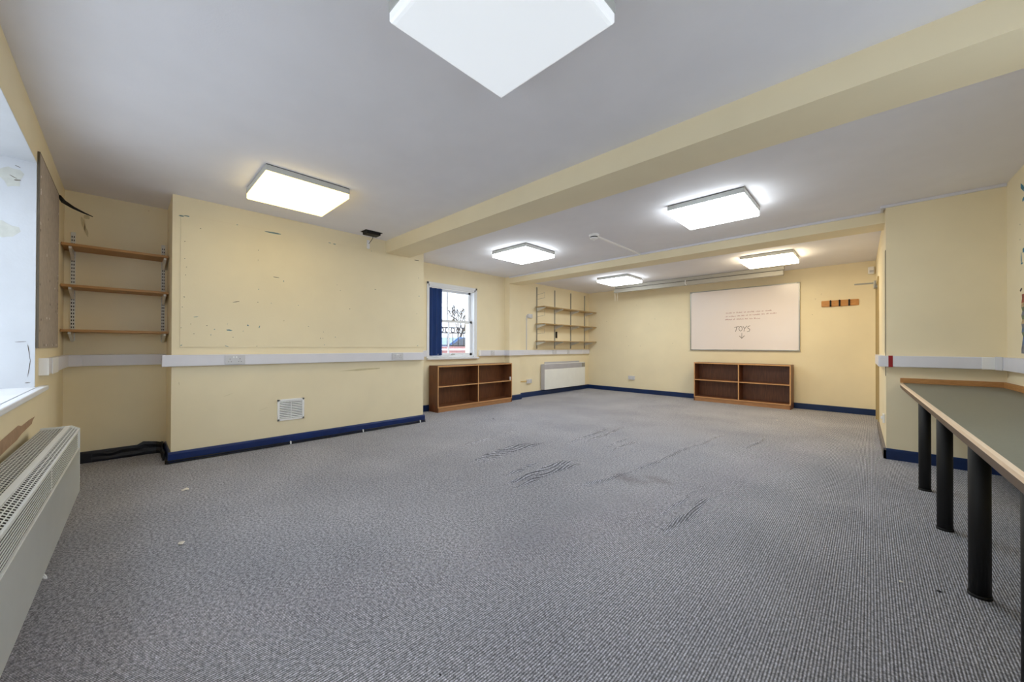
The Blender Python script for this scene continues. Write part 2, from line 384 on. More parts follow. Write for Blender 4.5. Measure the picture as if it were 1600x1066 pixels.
b = MB(); b.prism([(-5.33, YFX(-5.33)), (XS(8.55), YFX(.07)), (XS(8.55), YFX(.07)-.02), (-5.33, YFX(-5.33)-.02)], 'z', 0, .1)
struct(b.build('baseboard_far', navy))
grey_bb = mat('worn_grey_edge', srgb(120, 114, 112), .8, var=.2, scale=30)
b = MB(); skew(b, 5.33, DY0-.05, 0, .1, t=.02, off=-.02); struct(b.build('baseboard_entrance', grey_bb))
b = MB(); baseboard_x(b, 5.35, -1, XS(5.35)-.02, XR(5.35)); struct(b.build('baseboard_facing', navy))
b = MB(); b.prism([(XR(5.33), 5.33), (XR(-.4), -.4), (XR(-.4)-.02, -.4), (XR(5.33)-.02, 5.33)], 'z', 0, .1); struct(b.build('baseboard_right', navy))
b = MB(); baseboard_x(b, YN, 1, XA, XR(-.4)); struct(b.build('baseboard_near', black_bb))

# ------------------------------------------------------------------ windows
def sash_window(name, P, label):
    """P maps local (a along wall, d outwards, z) boxes into the world"""
    pass
# window_1 : white box sash window in the window wall (looks out to -x)
w1 = struct(MB().build('window_1', white_paint), 'white sash window with a dark blue blind drawn to one side')
def part(mb, name, m_, parent): return mb.build(name, m_, parent)
b = MB()
x0, x1 = XW-.17, XW+.004
b.box(x0, x1, VY0-.001, VY0+.03, VZ0, VZ1, .003); b.box(x0, x1, VY1-.035, VY1+.001, VZ0, VZ1, .003)
b.box(x0, x1, VY0, VY1, VZ1-.045, VZ1+.001, .003); b.box(x0, XW-.01, VY0, VY1, VZ0, VZ0+.03, .003)
b.box(XW, XW+.012, VY0-.025, VY0+.01, VZ0-.01, VZ1+.03, .003); b.box(XW, XW+.012, VY1-.01, VY1+.03, VZ0-.01, VZ1+.03, .003); b.box(XW, XW+.012, VY0-.025, VY1+.03, VZ1-.01, VZ1+.03, .003)
part(b, 'window_frame', white_paint, w1)
def sash(xc, z0, z1, nm):
    b = MB(); t = .02; st = .05; ya, yb = VY0+.03, VY1-.035
    b.box(xc-t, xc+t, ya, ya+st, z0, z1, .003); b.box(xc-t, xc+t, yb-st, yb, z0, z1, .003)
    b.box(xc-t, xc+t, ya, yb, z0, z0+.05, .003); b.box(xc-t, xc+t, ya, yb, z1-.045, z1, .003)
    ym = (ya+yb)/2 - .03; b.box(xc-.012, xc+.012, ym-.012, ym+.012, z0, z1, .002)
    s = part(b, nm, white_paint, w1)
    g = MB(); g.box(xc-.002, xc+.002, ya+.01, yb-.01, z0+.01, z1-.01); p = part(g, 'pane', glass, w1); p.parent = s
    return s
ZM = 1.555
sash(XW-.13, ZM-.02, VZ1-.045, 'upper_sash'); ls = sash(XW-.085, VZ0+.03, ZM+.025, 'lower_sash')
b = MB(); ym = 4.22
b.box(XW-.07, XW-.045, ym-.03, ym+.03, ZM+.022, ZM+.035, .003); b.cyl((XW-.06, ym, ZM+.03), (XW-.06, ym, ZM+.05), .012)
part(b, 'sash_lock', metal, w1)
b = MB(); b.box(XW-.066, XW-.05, ym-.04, ym+.04, VZ0+.05, VZ0+.06, .002); part(b, 'sash_lift', metal, w1)
b = MB(); b.box(XW-.17, XW+.05, VY0-.03, VY1+.06, VZ0-.03, VZ0, .006); part(b, 'window_sill', white_paint, w1)
# window_2 : large window in the near wall, out of frame but for its reveal and sill
w2 = struct(MB().build('window_2', white_paint), 'large window in the near wall seen only by its white reveal')
yo = YN-.43
b = MB(); b.box(WX0, WX0+.06, yo, yo+.07, WZ0, WZ1, .004); b.box(WX1-.06, WX1, yo, yo+.07, WZ0, WZ1, .004); b.box(WX0, WX1, yo, yo+.07, WZ0, WZ0+.06, .004); b.box(WX0, WX1, yo, yo+.07, WZ1-.06, WZ1, .004)
b.box((WX0+WX1)/2-.03, (WX0+WX1)/2+.03, yo, yo+.07, WZ0, WZ1, .004); b.box(WX0, WX1, yo+.01, yo+.06, 1.55, 1.60, .004)
part(b, 'window_frame', white_paint, w2)
b = MB(); b.box(WX0+.02, WX1-.02, yo+.03, yo+.034, WZ0+.02, WZ1-.02); part(b, 'pane', glass, w2)
b = MB(); b.box(-3.87, WX1+.12, YN-.0, -.358, WZ0-.03, WZ0, .006); b.box(WX0+.004, WX1-.004, YN-.43, YN+.01, WZ0-.03, WZ0+.0)
part(b, 'window_sill', white_paint, w2)

w3 = struct(MB().build('window_3_added', white_paint), 'unseen window over the desk in the right wall, added for its daylight')  # added out of view to brighten the near half of the room
b = MB()
for (ya, yb_) in ((RY0, RY0+.06), ((RY0+RY1)/2-.03, (RY0+RY1)/2+.03), (RY1-.06, RY1)): rskew(b, ya, yb_, RZ0, RZ1, .10, .16)
rskew(b, RY0, RY1, RZ0, RZ0+.06, .10, .16); rskew(b, RY0, RY1, RZ1-.06, RZ1, .10, .16); part(b, 'window_frame', white_paint, w3)
b = MB(); rskew(b, RY0+.02, RY1-.02, RZ0+.02, RZ1-.02, .12, .124); part(b, 'pane', glass, w3)
b = MB(); rskew(b, RY0, RY1, RZ0-.025, RZ0+.001, -.02, .12); part(b, 'window_sill', white_paint, w3)
# blind slats bunched at the left of window_1
bl = thing('vertical_blind', 'dark blue fabric vertical blind bunched at one side of the sash window', 'blind', (XW-.02, 3.78, VZ1-.02))
b = MB(); b.box(XW-.035, XW-.008, VY0+.035, VY1-.04, VZ1-.062, VZ1-.046, .002); part(b, 'headrail', bright_w, bl)
for k in range(6):
    b = MB(); y0 = 3.648 + k*.05; pts = []
    n = 6; L_ = []
    for i in range(n+1):
        t = i/n; L_.append((XW-.045 + .042*t + .004*math.sin(PI*t), y0 + .062*t + .006*math.sin(PI*t)))
    pts = L_ + [(p[0]-.0015, p[1]+.0015) for p in reversed(L_)]
    if k % 2: pts = [(2*(XW-.024) - p[0], p[1]) for p in pts]
    b.prism(pts, 'z', VZ0+.045, VZ1-.062); part(b, 'slat', blind_m, bl)
b = MB(); b.tube([(XW+.008, 3.84+.004*i, VZ0+.055+.003*((i % 2))) for i in range(1)] + [(XW+.008, 3.84, VZ0+.07)], .005); part(b, 'chain_weight', bright_w, bl)

# ------------------------------------------------------------------ door in the entrance wall
d1 = struct(MB().build('door_1', paint), 'cream painted door at the far end of the entrance wall')
b = MB(); skew(b, DY0, DY1, 0.005, DZ, t=.04, off=.03)
door_m = mat('door_paint', srgb(186, 164, 116), .5, var=.03)
part(b, 'door_leaf', door_m, d1)
b = MB(); skew(b, DY0-.045, DY0+.002, 0, DZ+.045, t=.02, off=-.014); skew(b, DY1-.002, DY1+.045, 0, DZ+.045, t=.02, off=-.014); skew(b, DY0, DY1, DZ, DZ+.045, t=.02, off=-.014)
part(b, 'door_frame', door_m, d1)
b = MB(); yy = 7.95
b.box(-.175, XS(yy)-.02, yy-.012, yy+.012, DZ+.035, DZ+.055, .003); b.box(XS(yy)-.04, XS(yy)+.03, yy-.1, yy+.06, DZ-.04, DZ+.07, .006)
part(b, 'door_closer', alu, d1)

# ------------------------------------------------------------------ ceiling lights
def diffuser_mat(name, col, s): return emis(name, col, s)
dm = {'cool': diffuser_mat('diffuser_cool', (.90, .97, 1.0, 1), LAMP['cool']), 'warm': diffuser_mat('diffuser_warm', (1.0, .74, .23, 1), LAMP['warm']), 'warmfar': diffuser_mat('diffuser_warm_far', (1.0, .84, .56, 1), LAMP['warmfar']), 'off': diffuser_mat('diffuser_dim', (.80, .87, .95, 1), LAMP['off'])}
def light(kind, x, y, label):
    t = thing('ceiling_light', label, 'ceiling light', (x, y, H), 0, 'square ceiling lights')
    h = .33
    b = MB(); b.box(-h+.006, h-.006, -h+.006, h-.006, -.006, 0); b.build('gasket', dark, t, False)
    b = MB(); b.box(-h, h, -h, h, -.052, -.006, .003); b.build('housing', lamp_metal, t, False)
    b = MB(); k = .004; c = .018
    bb = bmesh.new(); rings = []
    for (e, z) in ((h-k, -.052), (h-k, -.088), (h-k-c*.35, -.097), (h-k-c, -.101)):
        rings.append([bb.verts.new((sx*e, sy*e, z)) for sx, sy in ((-1,-1),(1,-1),(1,1),(-1,1))])
    for i in range(3):
        for q in range(4): bb.faces.new((rings[i][q], rings[i+1][q], rings[i+1][(q+1)%4], rings[i][(q+1)%4]))
    bb.faces.new(rings[3]); bmesh.ops.recalc_face_normals(bb, faces=bb.faces[:]); b.merge(bb)
    b.build('diffuser', dm[kind], t, False)
    return t
light('off', -1.068, 1.083, 'large-looking square ceiling light nearest the viewer, pale diffuser cut by the top edge')
light('warm', -3.65, 1.09, 'square ceiling light with warm yellow glow beside the chimney breast')
light('cool', -3.65, 4.17, 'square white ceiling light between the two beams on the sash window side')
light('cool', -1.115, 4.17, 'square white ceiling light between the two beams nearest the entrance wall')
light('cool', -3.65, 7.17, 'small-looking white ceiling light at the far end near the bracket shelves')
light('warmfar', -1.115, 7.10, 'warm-tinted ceiling light at the far end above the whiteboard side')

# ------------------------------------------------------------------ notice board painted over, on the chimney breast
CH = [(0.366,2.327,0.019,0.006,0.0,'g'),(0.406,2.335,0.022,0.005,0.0,'g'),(0.51,2.239,0.004,0.004,0.0,'d'),(0.805,2.344,0.008,0.003,0.0,'g'),(1.141,2.334,0.081,0.009,0.0,'g'),(0.393,2.09,0.004,0.003,0.0,'d'),(0.393,1.928,0.004,0.003,0.0,'d'),(0.406,1.849,0.004,0.003,0.0,'d'),(0.4,1.772,0.004,0.003,0.0,'d'),(0.993,2.118,0.004,0.003,0.0,'d'),(0.992,2.013,0.004,0.003,0.0,'d'),(1.163,1.852,0.032,0.003,-0.05,'d'),(1.237,1.82,0.004,0.009,0.0,'g'),(0.998,1.702,0.004,0.004,0.0,'g'),(0.802,1.551,0.031,0.003,0.23,'d'),(0.992,1.564,0.004,0.003,0.0,'d'),(1.118,1.564,0.004,0.003,0.0,'g'),(0.391,1.562,0.006,0.003,-0.09,'d'),(0.378,1.465,0.004,0.003,0.0,'d'),(0.478,1.377,0.019,0.003,0.27,'g'),(0.37,1.267,0.004,0.003,0.0,'d'),(0.624,1.263,0.005,0.004,-0.09,'g'),(0.743,1.258,0.025,0.007,-0.09,'g'),(0.728,1.32,0.004,0.003,-0.27,'g'),(0.903,1.314,0.008,0.007,-0.27,'g'),(1.007,1.3,0.004,0.015,-0.27,'g'),(1.242,1.378,0.004,0.003,0.0,'d'),(0.372,1.102,0.008,0.004,0.36,'g'),(0.724,1.095,0.019,0.003,-0.27,'g'),(0.776,1.186,0.004,0.003,0.0,'d'),(0.595,1.207,0.004,0.004,0.0,'g'),(0.863,1.253,0.004,0.003,0.0,'g'),(0.441,1.307,0.004,0.003,0.0,'d'),(0.564,1.298,0.004,0.003,0.0,'d'),(0.465,1.213,0.004,0.003,0.0,'d'),(1.388,1.562,0.004,0.003,0.0,'g'),(0.985,1.095,0.004,0.003,0.0,'d'),(1.731,2.343,0.016,0.003,0.0,'g'),(1.787,2.34,0.017,0.005,0.0,'g'),(2.262,2.342,0.009,0.003,0.0,'g'),(2.944,2.334,0.042,0.005,0.0,'d'),(2.978,2.085,0.005,0.003,0.0,'d'),(2.989,1.823,0.007,0.006,0.0,'g'),(2.954,1.567,0.004,0.005,0.0,'d'),(2.969,1.109,0.009,0.004,0.0,'g'),(1.822,1.847,0.004,0.003,0.0,'d'),(1.861,1.781,0.004,0.003,0.0,'d'),(2.317,1.847,0.01,0.003,0.0,'d'),(1.981,1.566,0.005,0.004,0.0,'d'),(1.664,1.267,0.004,0.003,0.0,'d'),(1.498,1.326,0.004,0.003,0.0,'d'),(1.631,1.192,0.004,0.003,0.0,'d'),(1.659,1.192,0.004,0.003,0.0,'d'),(1.804,1.208,0.004,0.005,0.0,'g'),(1.678,1.115,0.005,0.003,-0.27,'g')]
b = MB(); b.box(XC+.0003, XC+.007, .362, 3.012, 1.084, 2.345, .0015)
for i, (y, z, hw, hh, a, t) in enumerate(CH):
    b.blob((XC+.0078, y, z), (0,1,0), (0,0,1), hw, hh, a, 1 if t == 'g' else 2, i, 12)
tag(b.build('notice_board', [paint, chip_g, chip_d]), 'large cream painted-over board on the chimney breast with chips and pinholes', 'board')
# grey felt pinboard on the near wall
t = thing('pinboard', 'grey felt pinboard on the near wall beside the window reveal', 'pinboard', (-4.2, YN, 1.08))
b = MB(); b.box(-4.68, -3.725, YN+.001, YN+.012, 1.08, 2.32, .001); felt_b = b
b = MB(); b.box(-3.725, -3.719, YN+.001, YN+.012, 1.08, 2.32); b.box(-4.68, -3.72, YN+.001, YN+.0125, 2.318, 2.324); part(b, 'board_edge', felt_edge, t)
b = felt_b; rr = random.Random(8)
for k in range(34):
    x, z = rr.choice(((-3.76, rr.uniform(1.1, 2.2)), (-4.64, rr.uniform(1.1, 2.2)), (rr.uniform(-4.6, -3.8), 1.10), (rr.uniform(-4.6, -3.8), rr.uniform(1.2, 2.2))))
    b.blob((x, YN+.0128, z), (1,0,0), (0,0,1), .012, .008, rr.uniform(-1, 1), 1 + k % 2, k, 7)
b.build('felt_panel', [felt, bright_w, dark], t)
b = MB(); b.blob((-4.72, YN+.03, 2.30), (1,0,0), (.3,.8,-.5), .06, .03, .2, 0, 3, 12)
bb = MB(); bb.tube([(-4.66, YN+.014, 2.31), (-4.73, YN+.03, 2.29), (-4.80, YN+.08, 2.27), (-4.84, YN+.14, 2.25), (-4.86, YN+.19, 2.235)], [.012, .016, .011, .007, .003], 8)
tag(bb.build('cable_end', black), 'loose black cable end poking out above the alcove pinboard', 'cable')

# ------------------------------------------------------------------ alcove shelving
def bracket(b, P, depth=.25, drop=.09):
    """P(d, z, t) -> world: d out from the wall, z up, t sideways"""
    for tt in (-.009, .009):
        vs = [P(0, 0, tt), P(depth, 0, tt), P(depth, -.018, tt), (P(.06, -drop*.8, tt)), P(0, -drop, tt)]
        f = [b.bm.verts.new(q) for q in vs]; b.bm.faces.new(f)
    a = [P(0, 0, -.009), P(depth, 0, -.009), P(depth, -.018, -.009), P(.06, -drop*.8, -.009), P(0, -drop, -.009)]
    c = [P(0, 0, .009), P(depth, 0, .009), P(depth, -.018, .009), P(.06, -drop*.8, .009), P(0, -drop, .009)]
    for i in (0, 1, 2, 3):
        f = [b.bm.verts.new(q) for q in (a[i], a[i+1], c[i+1], c[i])]; b.bm.faces.new(f)
def upright(x, y, z0, z1, sgn=1):
    b = MB(); b.box(x, x+.012*sgn, y-.015, y+.015, z0, z1, .001)
    z = z0+.02
    while z < z1-.02:
        for s_ in (-.0065, .0065): b.box(x+.0118*sgn, x+.0126*sgn, y+s_-.003, y+s_+.003, z, z+.016, 0, 1)
        z += .032
    return b
t = thing('shelving_unit', 'three brown wooden shelves on slotted uprights in the left alcove', 'shelves', (XA, -.05, 1.15))
for y in (-.345, .272): upright(XA, y, 1.14, 2.14).build('upright', [slot_m, dark], t)
for z in (1.985, 1.628, 1.238):
    b = MB(); b.box(XA+.014, XA+.30, YN+.004, YC0-.006, z-.022, z, .002); b.build('shelf', pine, t)
    for y in (-.345, .272):
        b = MB(); bracket(b, lambda d, zz, tt: (XA+.013+d, y+tt, z-.0225+zz), .26, .085); b.build('bracket', slot_m, t)
# bay shelving
t = thing('shelving_unit', 'three long pale shelves on four uprights in the far bay above the panel heater', 'shelves', (XB, 7.6, 1.05))
uy = (6.545, 7.218, 7.887, 8.53)
for y in uy: upright(XB, y, 1.05, 2.44).build('upright', [metal, dark], t)
b = MB(); b.box(XB, XB+.012, 8.60, 8.64, 1.05, 2.44, .001); lab(b.build('batten', paint, t), 'cream batten in the corner')
for z in (2.00, 1.62, 1.235):
    b = MB(); b.box(XB+.014, XB+.27, 6.49, 8.69, z-.018, z, .002); b.build('shelf', oakfar, t)
    for y in uy:
        b = MB(); bracket(b, lambda d, zz, tt: (XB+.013+d, y+tt, z-.0185+zz), .235, .085); b.build('bracket', slot_m, t)
for z in (2.22, 1.83, 1.44):   # loose wire brackets beside the first upright
    b = MB(); b.tube([(XB+.012, 6.56, z+.05), (XB+.20, 6.58, z+.085), (XB+.20, 6.58, z-.03), (XB+.012, 6.56, z-.05)], .003, 6); lab(b.build('wire_bracket', metal, t), 'thin wire bracket')
b = MB(); b.box(XB+.0, XB+.03, 7.255, 7.295, 1.31, 1.46, .004); tag(b.build('black_clip', black), 'small black plastic clip hanging between the lower far shelves', 'clip')

# ------------------------------------------------------------------ sockets and trunking
def socket_x(x, y, z, w_=.146, h_=.086, name='socket', double=True, parent=None, m_=plastic2, sgn=1):
    """socket plate whose face looks to +x (sgn 1)"""
    b = MB(); b.box(x, x+.009*sgn, y-w_/2, y+w_/2, z-h_/2, z+h_/2, .003)
    for s_ in ((-.042, .042) if double else (0,)):
        for (dy, dz) in ((0, .016), (-.011, -.012), (.011, -.012)):
            b.box(x+.0088*sgn, x+.0094*sgn, y+s_+dy-.003, y+s_+dy+.003, z-.008+dz-.003, z-.008+dz+.003, 0, 1)
    o = b.build(name, [m_, dark], parent)
    b = MB()
    for s_ in ((-.012, .012) if double else (.02,)): b.box(x+.009*sgn, x+.013*sgn, y+s_-.006, y+s_+.006, z+.016, z+.034, .002)
    sw = b.build('switch', bright_w, parent)
    if parent is None: sw.parent = o
    else: sw.parent = o
    return o
def trunk_y(b, x, sgn, y0, y1, z0, z1, t=.05): b.box(x, x+sgn*t, y0, y1, z0, z1, .004)
# chimney trunking
t = thing('dado_trunking', 'white dado trunking with two double sockets across the chimney breast', 'trunking', (XC, 1.6, .96))
b = MB(); b.box(XC, XC+.055, .236, 3.05, .905, 1.012, .004); b.build('trunk', plastic, t)
socket_x(XC+.055, .785, .958, .17, .092, parent=t); socket_x(XC+.055, 2.62, .962, .17, .092, parent=t)
# alcove + near wall trunking
t = thing('dado_trunking', 'white dado trunking turning the alcove corner under the pinboard', 'trunking', (XA, -.3, .96))
b = MB(); b.box(XA, XA+.045, YN+.04, .30, .905, 1.01, .004); b.box(XA, -3.84, YN, YN+.042, .905, 1.01, .004)
b.prism([(XA+.045, YN+.042), (XA+.045, YN+.12), (XA+.13, YN+.042)], 'z', .906, 1.009)
b.build('trunk', plastic, t)
b = MB(); b.box(-4.30, -4.0, YN+.042, YN+.048, .900, 1.013, .003); b.build('joint_cover', bright_w, t)
b = MB(); b.box(-3.845, -3.838, YN, YN+.045, .90, 1.014, .002); b.build('end_cap', bright_w, t)
# window wall / pilaster / bay trunking
t = thing('dado_trunking', 'white dado trunking with sockets running from the sash window to the far corner', 'trunking', (XW, 6.5, .96))
b = MB(); q_ = .001
b.prism([(XW+q_, 4.80), (XW+.05, 4.80), (XW+.05, B2[0]-.05), (XP+.05, B2[0]-.05), (XP+.05, B2[1]+.05), (XB+.05, B2[1]+.05), (XB+.05, 8.70), (XB+q_, 8.70), (XB+q_, B2[1]+q_), (XP+q_, B2[1]+q_), (XP+q_, B2[0]-q_), (XW+q_, B2[0]-q_)], 'z', .922, 1.028)
b.build('trunk', plastic, t)
b = MB(); b.box(XW, XW+.054, 4.785, 4.802, .92, 1.035, .002); lab(b.build('end_cap', bright_w, t), 'bright white end cap')
b = MB(); b.box(XB, XB+.054, 8.36, 8.375, .92, 1.035, .002); b.build('joint_cover', bright_w, t)
for (y, d) in ((5.12, False), (7.15, True), (7.72, False)): socket_x(XB+.05, y, .978, .15 if d else .10, .09, double=d, parent=t)
# stubs under the end of chimney into the recess
t = thing('dado_trunking', 'short length of white trunking between chimney breast and blue blind', 'trunking', (XW, 3.3, .96))
b = MB(); b.box(XW, XW+.05, YC1+.002, 3.59, .925, 1.03, .004); b.build('trunk', plastic, t)
# facing wall trunking
t = thing('dado_trunking', 'white dado trunking with red tape above the desk on the facing wall', 'trunking', (.4, 5.35, .96))
b = MB(); x0 = XS(5.35)
b.box(x0-.055, XR(5.3)-.08, 5.29, 5.348, .915, 1.022, .006); b.prism([(XS(5.34)-.055, 5.34), (XS(6.4)-.055, 6.4), (XS(6.4)-.002, 6.4), (XS(5.34)-.002, 5.34)], 'z', .917, 1.02)
b.build('trunk', plastic, t)
b = MB(); b.box(.125, .155, 5.2885, 5.348, .913, 1.024, .001); lab(b.build('tape_band', red_tape, t), 'red tape wrapped around the trunking')
b = MB(); b.box(.69, .765, 5.284, 5.292, .915, 1.022, .002); b.build('joint_cover', bright_w, t)
t = thing('dado_trunking', 'white dado trunking along the right wall over the desk, with a socket at the corner', 'trunking', (XR(3), 3, .96))
b = MB(); b.prism([(XR(5.33)-.002, 5.345), (XR(-.3)-.002, -.3), (XR(-.3)-.05, -.3), (XR(5.33)-.05, 5.345)], 'z', .915, 1.022); b.build('trunk', plastic, t)
b = MB(); b.prism([(XR(5.29)-.05, 5.285), (XR(5.29)-.075, 5.285), (XR(5.18)-.056, 5.18), (XR(5.18)-.05, 5.18)], 'z', .912, 1.026); q = b.build('socket', plastic2, t)
# separate sockets
def lone_socket_x(x, y, z, label, group=None, double=True, w_=.146, name='wall_socket'):
    o = thing(name, label, 'socket', (x, y, z), 0, group)
    b = MB(); b.box(x, x+.03, y-w_/2, y+w_/2, z-.043, z+.043, .004); b.build('back_box', plastic, o)
    socket_x(x+.03, y, z, w_, .086, name='face_plate', double=double, parent=o)
    return o
t = lone_socket_x(XB, 6.29, 1.775, 'white socket box high on the bay wall with a cable cover dropping to the trunking')
b = MB(); b.box(XB, XB+.012, 6.185, 6.205, 1.03, 1.79, .002); lab(b.build('cable_cover', plastic2, t), 'thin pale cable cover')
t = lone_socket_x(XB, 6.27, .34, 'low white socket on the bay wall with a stub of yellowed cable cover')
b = MB(); b.box(XB, XB+.012, 5.95, 6.2, .335, .355, .002); lab(b.build('cable_cover', mat('yellowed_plastic', srgb(206, 176, 110), .5), t), 'yellowed cable cover stub')
ys = YFX(-4.1)
t = thing('wall_socket', 'white double socket low on the far wall left of the bookcase', 'socket', (-4.1, ys, .355))
b = MB(); b.box(-4.18, -4.02, ys-.03, ys, .31, .40, .004); b.build('back_box', plastic, t)
b = MB(); b.box(-4.18, -4.02, ys-.038, ys-.03, .31, .40, .003)
for s_ in (-.04, .04):
    for (dx, dz) in ((0, .012), (-.01, -.012), (.01, -.012)): b.box(-4.1+s_+dx-.003, -4.1+s_+dx+.003, ys-.0386, ys-.0378, .35+dz-.003, .35+dz+.003, 0, 1)
b.build('face_plate', [plastic2, dark], t)
xx = XS(5.6)
t = thing('wall_socket', 'small white socket low on the entrance wall near its corner', 'socket', (xx, 5.6, .36))
b = MB(); b.box(xx-.012, xx-.001, 5.56, 5.66, .32, .41, .004); b.build('back_box', bright_w, t)
b = MB(); b.box(xx-.018, xx-.012, 5.56, 5.66, .32, .41, .003); b.box(xx-.03, xx-.018, 5.595, 5.625, .355, .385, .004); b.build('face_plate', bright_w, t)
# ceiling mini trunking
b = MB(); z0 = H-.026
b.box(XP, XS(5.5)-.02, B2[0]-.022, B2[0], z0, H-.001, .003)
b.box(XS(5.5)-.035, XS(5.5)-.013, 5.33, B2[0], z0, H-.001, .003); b.box(XS(5.5)-.035, XR(5.33), 5.328, 5.35, z0, H-.001, .003)
tag(b.build('cable_trunking', plastic), 'thin white cable trunking along the top of the far beam and facing wall', 'trunking')
# smoke detector with its conduit
t = thing('smoke_detector', 'round white smoke detector on the ceiling between the beams', 'smoke detector', (-2.47, 4.17, H))
b = MB(); b.lathe([(.062, 0), (.062, -.022), (.056, -.03), (.03, -.03)], (-2.47, 4.17, H)); b.build('base', bright_w, t)
b = MB(); b.lathe([(.046, -.030), (.046, -.042), (.03, -.042)], (-2.47, 4.17, H)); b.build('vent_ring', dark, t)
b = MB(); b.lathe([(.05, -.042), (.05, -.048), (.035, -.062), (.012, -.066)], (-2.47, 4.17, H)); b.cyl((-2.47, 4.17, H-.066), (-2.47, 4.17, H-.08), .007); b.build('sensor_head', bright_w, t)
b = MB(); b.box(-2.482, -2.458, 4.22, B2[0]-.022, H-.02, H-.001, .003); tag(b.build('conduit', bright_w), 'white conduit from the smoke detector to the far beam', 'conduit')
# black box and cable cover next to the first beam
t = thing('junction_box', 'black junction box on the ceiling beside the chimney breast and the first beam', 'junction box', (-4.4, 2.16, H))
b = MB(); b.box(-4.46, -4.34, 2.07, 2.25, H-.038, H, .006); b.box(-4.47, -4.33, 2.05, 2.27, H-.006, H, .002); b.build('box_body', black, t)
b = MB(); b.tube([(-4.42, 2.19, H-.036), (-4.46, 2.20, H-.06), (-4.54, 2.215, H-.075), (-4.605, 2.222, H-.09)], .004, 6); b.build('lead', cable_m, t)
b = MB(); b.box(XC+.0, XC+.018, 2.20, 2.235, 2.365, 2.475, .003); tag(b.build('cable_cover', bright_w), 'short white cable cover at the top of the chimney breast', 'cable cover')

# vent grille
t = thing('vent_grille', 'square white louvred vent low on the chimney breast', 'vent', (XC, 1.32, .39))
b = MB(); y0, y1, z0, z1 = 1.183, 1.457, .27, .507; f_ = .022
b.box(XC, XC+.012, y0, y0+f_, z0, z1, .002); b.box(XC, XC+.012, y1-f_, y1, z0, z1, .002); b.box(XC, XC+.012, y0, y1, z0, z0+f_, .002); b.box(XC, XC+.012, y0, y1, z1-f_, z1, .002); b.box(XC, XC+.010, 1.316, 1.324, z0, z1)
b.build('vent_frame', bright_w, t)
b = MB(); b.box(XC+.0005, XC+.002, y0+.01, y1-.01, z0+.01, z1-.01); b.build('backing', heat_d, t)
b = MB(); n = 10
for i in range(n):
    z = z0+f_+.004+(z1-z0-2*f_)*i/n; b.prism([(XC+.002, z+.009), (XC+.010, z), (XC+.010, z+.006), (XC+.002, z+.013)], 'y', y0+f_, y1-f_)
b.build('louvre', bright_w, t)
# cable along the chimney baseboard
t = thing('skirting_cable', 'pair of black cables clipped along the foot of the blue chimney baseboard', 'cable', (XC, 1.6, 0))
for (dx, z) in ((.032, .009), (.027, .027)):
    b = MB(); pts = [(XC-.10, YC0-.030, z), (XC+dx-.01, YC0-.035, z), (XC+dx, YC0-.02, z)] + [(XC+dx+.002*math.sin(i*2.1), .5+i*.26, z+.002*math.sin(i*3.3)) for i in range(10)] + [(XC+dx, YC1+.02, z)]
    b.tube(pts, .0065, 8); b.build('cable', cable_m, t)
for y in (1.31, 2.15, 3.0):
    b = MB(); b.box(XC+.018, XC+.046, y-.006, y+.006, .002, .036, .003); b.build('clip', bright_w, t)
# black debris strip in alcove corner
b = MB(); rr = random.Random(2)
path = [(XA+.024, -.22+.05*i) for i in range(10)] + [(XA+.06+.046*i, YC0-.035) for i in range(9)]
bb = bmesh.new(); rg = []
for i, (px_, py_) in enumerate(path):
    j = lambda q: rr.uniform(-q, q); hgt = .075 + .05*min(1, i/8) + j(.018) if i < 12 else .085 + j(.02)
    nx_, ny_ = (1, 0) if i < 10 else (0, -1)
    rg.append([bb.verts.new((px_+nx_*o+j(.004), py_+ny_*o+j(.004), z)) for (o, z) in ((0, hgt), (.008, hgt*.8), (.003, hgt*.5), (.014, hgt*.25), (.010, .002), (-.002, .002), (-.003, hgt*.9))])
for i in range(len(rg)-1):
    for k in range(7): bb.faces.new((rg[i][k], rg[i][(k+1) % 7], rg[i+1][(k+1) % 7], rg[i+1][k]))
bb.faces.new(rg[0]); bb.faces.new(rg[-1][::-1]); bmesh.ops.recalc_face_normals(bb, faces=bb.faces[:]); b.merge(bb)
tag(b.build('torn_membrane', black_bb), 'crumpled black membrane at the foot of the alcove corner', 'membrane')

